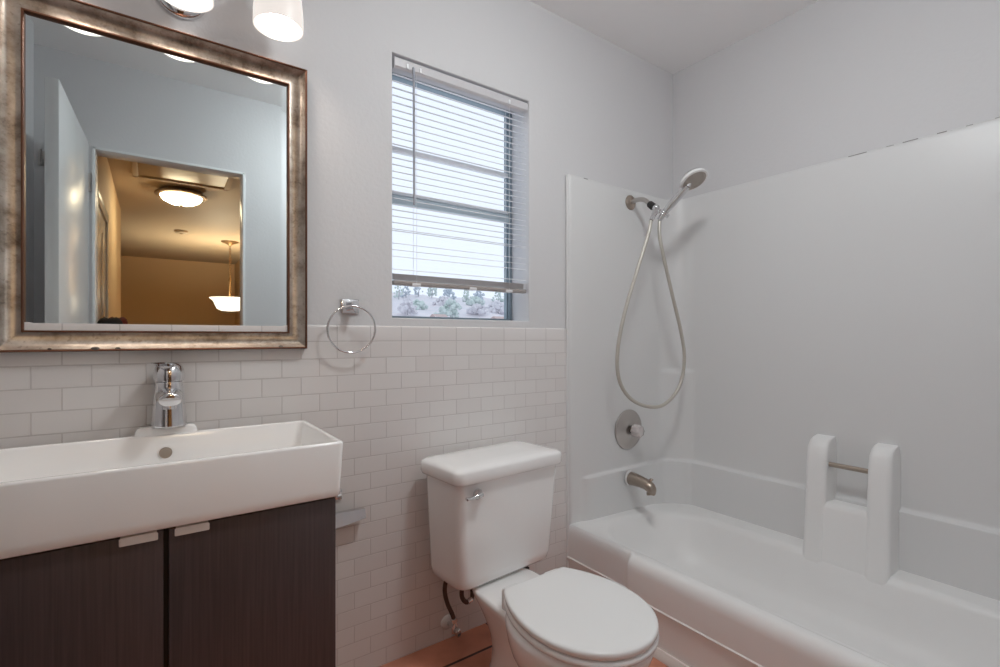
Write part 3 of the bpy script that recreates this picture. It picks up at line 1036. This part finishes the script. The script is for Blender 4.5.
tube(bm, catmull([lp + Vector((0.004, -0.016, 0.003)), lp + Vector((-0.014, -0.019, 0.001)), lp + Vector((-0.034, -0.021, -0.002)), lp + Vector((-0.054, -0.022, -0.001))], 5),
     [0.013] * 3 + [0.011] * 4 + [0.0075] * 4 + [0.007] * 3 + [0.0085, 0.005], 14, squash=0.7)
finish(bm, 'flush_lever', M_CHROME, tl, 60)


def bowl_ring(hw, yb, yf, z, ymid=None, n=48, pb=2.6, pf=2.0):
    """egg-shaped ring: squarer behind (towards the wall), rounder in front"""
    ym = ymid if ymid is not None else yb + (yf - yb) * 0.45
    pts = []
    for k in range(n):
        a = 2 * math.pi * k / n
        c, s = math.cos(a), math.sin(a)
        p = pb if s > 0 else pf
        x = math.copysign(abs(c) ** (2 / p), c) * hw
        L = (yb - ym) if s > 0 else (ym - yf)
        y = ym + math.copysign(abs(s) ** (2 / p), s) * L
        pts.append((TX + x, y, z))
    return pts


bm = bmesh.new()
rings = []
for z, hw, yb, yf, ym in ((0.09, 0.085, -0.40, -0.615, -0.50), (0.14, 0.110, -0.400, -0.668, -0.52), (0.18, 0.138, -0.392, -0.715, -0.54), (0.215, 0.161, -0.386, -0.752, -0.56), (0.25, 0.1765, -0.380, -0.782, -0.575),
                          (0.28, 0.1845, -0.376, -0.799, -0.58), (0.300, 0.187, -0.374, -0.804, -0.585), (0.310, 0.185, -0.376, -0.802, -0.585), (0.316, 0.179, -0.380, -0.797, -0.585), (0.319, 0.165, -0.39, -0.782, -0.585)):
    rings.append(bowl_ring(hw, yb, yf, z, ym, pb=2.1))
loft(bm, rings)
finish(bm, 'bowl', M_CERAMIC, tl, 70)
# foot and deck: one column that widens again under the tank
bm = bmesh.new()
rings = []
for z, hw, yb, yf, ym, pf, pb in ((0.0, 0.098, -0.205, -0.655, -0.45, 2.2, 2.4), (0.012, 0.098, -0.205, -0.655, -0.45, 2.2, 2.4), (0.03, 0.088, -0.208, -0.64, -0.45, 2.2, 2.4), (0.08, 0.076, -0.208, -0.615, -0.44, 2.2, 2.5), (0.13, 0.080, -0.204, -0.60, -0.42, 2.3, 2.8),
                              (0.18, 0.093, -0.198, -0.585, -0.41, 2.4, 3.3), (0.225, 0.108, -0.192, -0.56, -0.40, 2.6, 4.0), (0.258, 0.119, -0.186, -0.53, -0.39, 2.8, 5.0), (0.275, 0.124, -0.183, -0.50, -0.38, 3.0, 5.0), (0.283, 0.123, -0.184, -0.49, -0.37, 3.0, 5.0), (0.2865, 0.114, -0.19, -0.48, -0.37, 3.0, 5.0)):
    rings.append(bowl_ring(hw, yb, yf, z, ym, pb=pb, pf=pf))
loft(bm, rings)
finish(bm, 'pedestal', M_CERAMIC, tl, 70)
for dx in (-0.112, 0.112):
    bm = bmesh.new()
    lathe(bm, (TX + dx + 0.004, -0.215, 0.280), (0, 0, 1), [(0.010, -0.01), (0.010, 0.004), (0.006, 0.006)], 14)
    finish(bm, 'tank_bolt', M_BLACK, tl)


def seat_ring(s, z):
    """closed seat outline: square-cut hinge end, long oval front"""
    pts = []
    n = 40
    yb, ym, yf, hw, hb = -0.399, -0.605, -0.814, 0.182, 0.118
    for k in range(n + 1):
        a = math.pi * k / n          # front half from right to left
        pts.append((TX + math.cos(a) * hw, ym - abs(math.sin(a)) ** 0.96 * (ym - yf)))
    m = 12
    for k in range(1, m + 1):        # left side back to the hinge corner
        t = k / m
        pts.append((TX - (hw + (hb - hw) * t ** 2.1), ym + (yb - ym) * t))
    for k in range(0, m):
        t = 1 - k / m
        pts.append((TX + (hw + (hb - hw) * t ** 2.1), ym + (yb - ym) * t))
    cy = -0.62
    return [(TX + (x - TX) * (1 - s / 0.19), cy + (y - cy) * (1 - s / 0.215), z) for x, y in pts]


bm = bmesh.new()
loft(bm, [seat_ring(s, z) for s, z in ((0.006, 0.3200), (0.0, 0.3235), (-0.001, 0.3295), (0.002, 0.3355), (0.008, 0.3375))])
finish(bm, 'seat_ring', M_SEAT, tl, 60)
bm = bmesh.new()
loft(bm, [seat_ring(s, z) for s, z in ((0.010, 0.3400), (0.004, 0.3410), (0.001, 0.3445), (0.0, 0.3525), (0.0015, 0.3570), (0.005, 0.3595), (0.012, 0.3605), (0.06, 0.3612), (0.12, 0.3615))])
finish(bm, 'seat_lid', M_SEAT, tl, 60)
for dx in (-0.082, 0.082):
    bbox('seat_hinge', M_SEAT, (TX + dx - 0.03, TX + dx + 0.03, -0.407, -0.378, 0.284, 0.349), tl, bev=0.007, seg=3, angle=60)
bm = bmesh.new()
lathe(bm, rotT((0.865, -0.135, 0.2925)), (0, 0, -1), [(0.02, 0.0), (0.02, 0.010), (0.015, 0.012), (0.015, 0.030), (0.012, 0.032)], 16)
finish(bm, 'fill_valve_nut', M_BLACK, tl)

# water stop and its hose
sv = thing('shutoff_valve', 'small chrome water stop with dark hose low on the tiles behind the toilet', 'valve', (0.872, -0.008, 0.055))
bm = bmesh.new()
lathe(bm, (0.868, -0.008, 0.062), (0, -1, 0), [(0.026, 0), (0.025, 0.004), (0.019, 0.009), (0.010, 0.012)], 28)
finish(bm, 'escutcheon', M_WHITE, sv)
bm = bmesh.new()
tube(bm, [(0.868, -0.01, 0.062), (0.868, -0.075, 0.062)], 0.008, 12)
lathe(bm, (0.868, -0.06, 0.048), (0, 0, 1), [(0.011, 0), (0.012, 0.01), (0.012, 0.03), (0.009, 0.036), (0.009, 0.046)], 14)
finish(bm, 'valve_body', M_CHROME, sv)
bm = bmesh.new()
lathe(bm, (0.868, -0.075, 0.062), (0.1, -1, -0.1), [(0.007, 0), (0.016, 0.004), (0.017, 0.014), (0.013, 0.018), (0, 0.018)], 10, sx=0.6)
finish(bm, 'handle', M_CHROME, sv)
bm = bmesh.new()
hp = [(0.868, -0.06, 0.092), (0.860, -0.058, 0.118), (0.846, -0.05, 0.155), (0.838, -0.045, 0.20), (0.846, -0.045, 0.240), (0.868, -0.048, 0.256), (0.900, -0.060, 0.246),
      (0.928, -0.078, 0.205), (0.920, -0.095, 0.172), (0.893, -0.103, 0.168), (0.870, -0.112, 0.195), (0.860, -0.126, 0.230), (0.8655, -0.134, 0.2585)]
tube(bm, catmull(hp, 7), 0.0078, 12)
finish(bm, 'hose', M_BRAID, sv)
bm = bmesh.new()
tube(bm, [(0.915, -0.098, 0.1695), (0.895, -0.103, 0.1675)], 0.0095, 12)
finish(bm, 'ferrule', M_CHROME, sv)
bm = bmesh.new()
lathe(bm, (0.868, -0.06, 0.086), (-0.2, 0, 1), [(0.012, 0), (0.012, 0.014), (0.009, 0.016)], 6)
finish(bm, 'ferrule', M_CHROME, sv)

# ------------------------------------------------------------------ bathtub
AY0 = -1.585


def sm(t):
    t = max(0.0, min(1.0, t))
    return t * t * (3 - 2 * t)


def apron_x(y):
    return 1.462 - 0.031 * sm((-y - 0.343) / 0.024)


bt = thing('bathtub', 'white one piece moulded bathtub and wall surround filling the right side', 'bathtub', (1.85, -0.8, 0))
prof = [(0.012, 0.0), (0.004, 0.004), (0.004, 0.137), (0.0, 0.1395), (-0.004, 0.1425), (-0.004, 0.1465), (0.0, 0.1495), (0.0, 0.153), (0.0, 0.236), (0.0015, 0.250), (0.006, 0.263), (0.0135, 0.274),
        (0.023, 0.2815), (0.034, 0.285), (0.05, 0.285)]
ys = [-0.008, -0.05] + [-0.10 - 0.045 * k for k in range(6)] + [-0.338 - 0.003 * k for k in range(12)] + [-0.39] + [-0.45 - 0.1 * k for k in range(12)] + [AY0]
bm = bmesh.new()
cols = []
for y in ys:
    ax = apron_x(y)
    k = min(1.0, (1.484 - ax) / 0.05)
    cols.append([bm.verts.new((ax + (d * k if z > 0.2 else d), y, z)) for d, z in prof])
for a, b in zip(cols[:-1], cols[1:]):
    for i in range(len(a) - 1):
        bm.faces.new((a[i], a[i + 1], b[i + 1], b[i]))
bm.faces.new(cols[0][::-1])
bm.faces.new(cols[-1])
finish(bm, 'apron', M_TUB, bt, 35)
RIMZ = 0.285


def rimz(x, y):
    return RIMZ - 0.025 * sm((x - 1.62) / 0.42)


def dz(h):
    return lambda x, y: rimz(x, y) - h


bm = bmesh.new()
N = 10
R = [rrect(1.482, 2.212, AY0, -0.012, 0.006, dz(0.0), N),
     rrect(1.488, 2.112, AY0 + 0.10, -0.060, 0.19, dz(0.0), N), rrect(1.497, 2.100, AY0 + 0.112, -0.072, 0.19, dz(0.002), N),
     rrect(1.510, 2.089, AY0 + 0.125, -0.086, 0.19, dz(0.010), N), rrect(1.520, 2.081, AY0 + 0.14, -0.098, 0.19, dz(0.026), N),
     rrect(1.545, 2.066, AY0 + 0.17, -0.135, 0.18, 0.15, N), rrect(1.58, 2.046, AY0 + 0.19, -0.175, 0.17, 0.085, N),
     rrect(1.635, 2.018, AY0 + 0.22, -0.215, 0.15, 0.055, N), rrect(1.70, 1.96, AY0 + 0.3, -0.30, 0.10, 0.045, N)]
loft(bm, R, False, True)
finish(bm, 'tub_shell', M_TUB, bt, 60)
bm = bmesh.new()
tube(bm, [(apron_x(y) - 0.008, y, 0.019) for y in ys], 0.0035, 8)
finish(bm, 'floor_caulk', M_CAULK, bt)
bm = bmesh.new()
rings = []
for y in ys:
    ax = apron_x(y)
    rings.append([(ax + 0.003, y, 0.0), (ax - 0.034, y, 0.0), (ax - 0.033, y, 0.004), (ax - 0.022, y, 0.013), (ax - 0.010, y, 0.020), (ax + 0.003, y, 0.021)])
loft(bm, rings)
finish(bm, 'base_strip', mat('base_strip_paint', (0.62, 0.55, 0.51), 0.5), bt)
# ------------------------------------------------------------------ tub surround
ts = bt
# one moulded skin: end wall, wide rounded corner, long wall; offset inwards below the ridges
CR = 0.125
plan = []          # (kind, position along, point, inward normal)
for x in [1.463, 1.470, 1.490, 1.515] + [1.530 + 0.008 * k for k in range(10)] + [1.65 + 0.055 * k for k in range(9)]:
    if x < XR - 0.016 - CR - 0.01:
        plan.append((x, 0.0, Vector((x, -0.016)), Vector((0, -1))))
for k in range(0, 17):
    a = math.radians(90 * k / 16)
    n = Vector((-math.sin(a), -math.cos(a)))
    c = Vector((XR - 0.016 - CR, -0.016 - CR))
    plan.append((9.0, math.sin(2 * a), c - n * CR, n))
for y in [-0.20, -0.26] + [-0.3 - 0.1 * k for k in range(13)] + [AY0]:
    plan.append((9.0, 0.0, Vector((XR - 0.016, y)), Vector((-1, 0))))
zs = [0.25, 0.30, 0.40, 0.45, 0.466, 0.4695, 0.472, 0.4745, 0.477, 0.4795, 0.4825, 0.49, 0.60, 0.75, 0.85, 0.90, 0.915, 0.925, 0.932, 0.938, 0.945, 0.96, 1.2, 1.5, 1.79, 1.801, 1.806]
bm = bmesh.new()
rings = []
for z in zs:
    ring = []
    for x, cw, p, n in plan:
        e = 0.022 * sm((0.482 - z) / 0.013) * (0.65 if x < 5 else 1.0) * sm((x - 1.528) / 0.055)
        e += 0.020 * cw * sm((0.940 - z) / 0.022)
        if z > 1.795:
            e -= 0.0045 * (z - 1.795) / 0.011
        if x < 1.4632:
            e -= 0.010
        ring.append((p.x + n.x * e, p.y + n.y * e, z if z > 0.26 else rimz(p.x, p.y) - 0.003))
    ring += [(XR - 0.0005, AY0, z), (XR - 0.0005, -0.0005, z), (1.463, -0.0005, z)]
    rings.append(ring)
loft(bm, rings)
finish(bm, 'wall_panel', M_FIBRE, ts, 60)
# caulked seam along the top and down the free edge, with broken dirt marks
bm = bmesh.new()
tube(bm, [(1.466, -0.0085, 1.807), (XR - 0.0085, -0.0085, 1.807)], 0.004, 6)
finish(bm, 'seam_caulk', M_FIBRE, ts)
bm = bmesh.new()
tube(bm, [(XR - 0.0085, -0.0085, 1.807), (XR - 0.0085, AY0, 1.807)], 0.004, 6)
finish(bm, 'seam_caulk', M_FIBRE, ts)
bm = bmesh.new()
tube(bm, [(1.4635, -0.0085, 0.002), (1.4635, -0.0085, 1.806)], 0.0065, 8)
finish(bm, 'edge_caulk', M_FIBRE, ts)
y = -0.80
while y > -1.5:
    L = random.uniform(0.015, 0.07)
    bm = bmesh.new()
    tube(bm, [(XR - 0.0125, y, 1.8075 + random.uniform(-0.001, 0.001)), (XR - 0.0125, y - L, 1.8075)], random.uniform(0.0010, 0.0019), 5)
    finish(bm, 'seam_mark', M_CRACK, ts)
    y -= L + random.uniform(0.01, 0.07)
bm = bmesh.new()
tube(bm, [(1.560, -0.0125, 1.8085), (1.584, -0.0125, 1.8085)], 0.0017, 5)
finish(bm, 'seam_mark', M_CRACK, ts)


# moulded pillars that carry the grab bar, and the soap ledge between them
def pillar(y0, y1, top):
    bm = bmesh.new()
    rings = []
    for d, z in ((0.13, 0.12), (0.148, 0.18), (0.1515, 0.215), (0.1505, 0.245), (0.146, 0.275), (0.141, 0.32), (0.130, 0.45), (0.119, 0.60), (0.108, 0.665), (0.094, 0.686), (0.070, 0.698), (0.03, 0.703)):
        e = max(0, (z - 0.66)) * 0.12
        wob = 0.004 * max(0.0, (0.34 - z) / 0.2)
        a = rrect(XR - d, XR - 0.002, y0 - wob + e, y1 + wob - e, min(0.018, d / 2.2), z, 5)
        rings.append(a)
    loft(bm, rings)
    return bm


finish(pillar(-0.762, -0.688, 0.7), 'pillar', M_TUB, ts, 60)
finish(pillar(-0.966, -0.893, 0.7), 'pillar', M_TUB, ts, 60)
bm = bmesh.new()
rings = []
for d, z in ((0.12, 0.12), (0.144, 0.18), (0.1485, 0.215), (0.1465, 0.245), (0.141, 0.275), (0.136, 0.30), (0.126, 0.44), (0.119, 0.456), (0.108, 0.463), (0.03, 0.457)):
    rings.append([(XR - d, -0.90, z), (XR - d, -0.75, z), (XR - 0.005, -0.75, z), (XR - 0.005, -0.90, z)])
loft(bm, rings)
finish(bm, 'soap_ledge', M_TUB, ts, 60)
bm = bmesh.new()
tube(bm, [(XR - 0.085, -0.755, 0.604), (XR - 0.085, -0.895, 0.604)], 0.0095, 16)
finish(bm, 'grab_bar', M_BRONZE, ts)

# ------------------------------------------------------------------ tap fittings on the end panel
VLX = 1.870
KX = 1.853
va = thing('shower_valve', 'round brushed metal shower control with clear knob above the tub spout', 'shower control', (KX, -0.0165, 0.657))
bm = bmesh.new()
lathe(bm, (KX, -0.0165, 0.657), (0, -1, 0), [(0.094, 0), (0.095, 0.004), (0.091, 0.008), (0.075, 0.0095), (0.070, 0.012), (0.045, 0.014), (0.040, 0.018), (0.022, 0.020), (0.0, 0.020)], 48)
finish(bm, 'escutcheon', M_NICKEL, va)
bm = bmesh.new()
lathe(bm, (KX, -0.036, 0.657), (0, -1, 0), [(0.017, 0), (0.015, 0.012), (0.013, 0.014)], 20)
finish(bm, 'stem', M_DARKMETAL, va)
bm = bmesh.new()
u = []
rings = []
for h, r in ((0.049, 0.018), (0.052, 0.026), (0.058, 0.029), (0.086, 0.0275), (0.093, 0.024), (0.096, 0.014)):
    rings.append([(KX + r * (1 + 0.08 * math.cos(8 * a)) * math.cos(a), -h, 0.657 + r * (1 + 0.08 * math.cos(8 * a)) * math.sin(a)) for a in [2 * math.pi * k / 64 for k in range(64)]])
loft(bm, rings)
finish(bm, 'knob', M_ACRYL, va, 50)

SPX, SY = 1.840, -0.007
spt = thing('tub_spout', 'aged nickel tub spout on the end wall under the control', 'tub spout', (SPX, -0.039, 0.425))
bm = bmesh.new()
lathe(bm, (SPX, -0.0388, 0.430), (0, -1, 0), [(0.038, 0), (0.038, 0.005), (0.033, 0.007), (0.02, 0.007)], 32)
finish(bm, 'wall_ring', M_FIBRE, spt)
bm = bmesh.new()
rings = []
for y, zc, hw, hu, hd in ((-0.036, 0.410, 0.031, 0.031, 0.031), (-0.05, 0.410, 0.030, 0.0305, 0.030), (-0.09, 0.4075, 0.027, 0.028, 0.026), (-0.125, 0.4035, 0.0245, 0.0255, 0.025),
                          (-0.145, 0.398, 0.0235, 0.025, 0.032), (-0.160, 0.391, 0.022, 0.024, 0.030), (-0.168, 0.385, 0.018, 0.018, 0.024), (-0.171, 0.380, 0.010, 0.010, 0.016)):
    rings.append([(SPX + hw * math.cos(a), y + SY, zc + 0.020 + (hu if math.sin(a) > 0 else hd) * math.sin(a)) for a in [2 * math.pi * k / 28 for k in range(28)]])
loft(bm, rings)
lathe(bm, (SPX, -0.157, 0.395), (0, -0.25, -1), [(0.020, 0), (0.020, 0.012), (0.017, 0.013), (0.015, 0.004), (0, 0.004)], 22)
finish(bm, 'spout_body', M_BRONZE, spt, 50)
bm = bmesh.new()
lathe(bm, (SPX, -0.159, 0.435), (0, -0.1, 1), [(0.004, 0), (0.004, 0.012), (0.008, 0.014), (0.009, 0.018), (0.006, 0.021), (0, 0.021)], 14)
finish(bm, 'diverter_knob', M_BRONZE, spt)

sa = thing('shower_pipe', 'chrome shower arm with round flange high on the end wall', 'shower arm', (VLX, -0.0165, 1.75))
bm = bmesh.new()
lathe(bm, (VLX, -0.0165, 1.748), (0, -1, 0), [(0.036, 0), (0.035, 0.004), (0.026, 0.010), (0.014, 0.013)], 32)
finish(bm, 'flange', M_BRONZE, sa)
bm = bmesh.new()
tube(bm, catmull([(VLX, -0.018, 1.748), (VLX, -0.06, 1.752), (VLX, -0.10, 1.742), (VLX, -0.130, 1.715)], 8), 0.0105, 14)
finish(bm, 'arm', M_NICKEL, sa)
bm = bmesh.new()
ad = Vector((0.0, -0.60, -0.55))
lathe(bm, (VLX, -0.126, 1.719), ad, [(0.013, 0), (0.016, 0.004), (0.017, 0.028), (0.013, 0.036), (0.012, 0.042)], 18)
finish(bm, 'swivel_nut', M_BLACK, sa)
bm = bmesh.new()
bmesh.ops.create_uvsphere(bm, u_segments=20, v_segments=14, radius=0.017, matrix=Matrix.Translation((VLX, -0.163, 1.690)))
tube(bm, catmull([(VLX, -0.160, 1.690), (VLX - 0.012, -0.166, 1.668), (VLX - 0.032, -0.170, 1.642), (VLX - 0.046, -0.172, 1.624)], 5), [0.012] * 8 + [0.0105] * 8, 14)
HA = Vector((0.22, -0.60, 0.77)).normalized()
HB = Vector((1.893, -0.186, 1.660))
torus(bm, HB, HA, 0.0215, 0.0055, 28, 10)
torus(bm, HB + HA * 0.009, HA, 0.0215, 0.0055, 28, 10)
tube(bm, [(VLX, -0.165, 1.688), HB + Vector((-0.017, 0.012, 0.006))], 0.0095, 12)
finish(bm, 'bracket', M_CHROME, sa, 50)

hs = thing('hand_shower', 'white and chrome hand shower with looping hose held on the arm bracket', 'hand shower', (VLX + 0.016, -0.195, 1.672))
h0 = HB - HA * 0.030
h1 = Vector((1.928, -0.284, 1.768))
bm = bmesh.new()
pts = catmull([h0, HB + HA * 0.02, HB + HA * 0.075 + Vector((0.001, 0, -0.004)), h1], 6)
tube(bm, pts, [0.0130 if i < 5 else 0.0150 + 0.003 * math.sin(math.pi * (i - 5) / 13) for i in range(len(pts))], 18)
finish(bm, 'handle', M_CHROME, hs)
hd = Vector((-0.05, -0.51, -0.85)).normalized()
hcn = Vector((1.941, -0.308, 1.796))
bm = bmesh.new()
tube(bm, [h1, hcn - hd * 0.020], [0.013, 0.017], 14)
lathe(bm, hcn, hd, [(0.014, -0.032), (0.034, -0.028), (0.052, -0.017), (0.059, -0.006)], 36)
finish(bm, 'head_back', M_CHROME, hs)
bm = bmesh.new()
lathe(bm, hcn, hd, [(0.0588, -0.007), (0.0615, -0.002), (0.0615, 0.006), (0.057, 0.009), (0.051, 0.009)], 36)
finish(bm, 'head_rim', M_SEAT, hs)
bm = bmesh.new()
lathe(bm, hcn, hd, [(0.052, 0.006), (0.052, 0.010), (0.02, 0.012), (0.0, 0.012)], 36)
fu, fv = frame_of(hd)
for rr, n in ((0.014, 6), (0.027, 12), (0.040, 18)):
    for k in range(n):
        a = 2 * math.pi * k / n
        p = hcn + (fu * math.cos(a) + fv * math.sin(a)) * rr + hd * 0.0105
        lathe(bm, p, hd, [(0.0022, 0), (0.0016, 0.0025)], 6)
finish(bm, 'spray_face', M_RUBBERFACE, hs)
bm = bmesh.new()
hose = [(1.822, -0.172, 1.621), (1.802, -0.172, 1.555), (1.752, -0.165, 1.430), (1.675, -0.150, 1.217), (1.632, -0.145, 1.044), (1.640, -0.145, 0.918), (1.705, -0.150, 0.832),
        (1.815, -0.158, 0.786), (1.925, -0.168, 0.788), (2.020, -0.18, 0.862), (2.055, -0.185, 0.985), (2.026, -0.190, 1.110), (1.945, -0.190, 1.319), (1.893, -0.185, 1.476), (1.878, -0.176, 1.570), h0 + HA * 0.004]
tube(bm, catmull(hose, 8), 0.0082, 12)
finish(bm, 'hose', M_HOSE, hs)
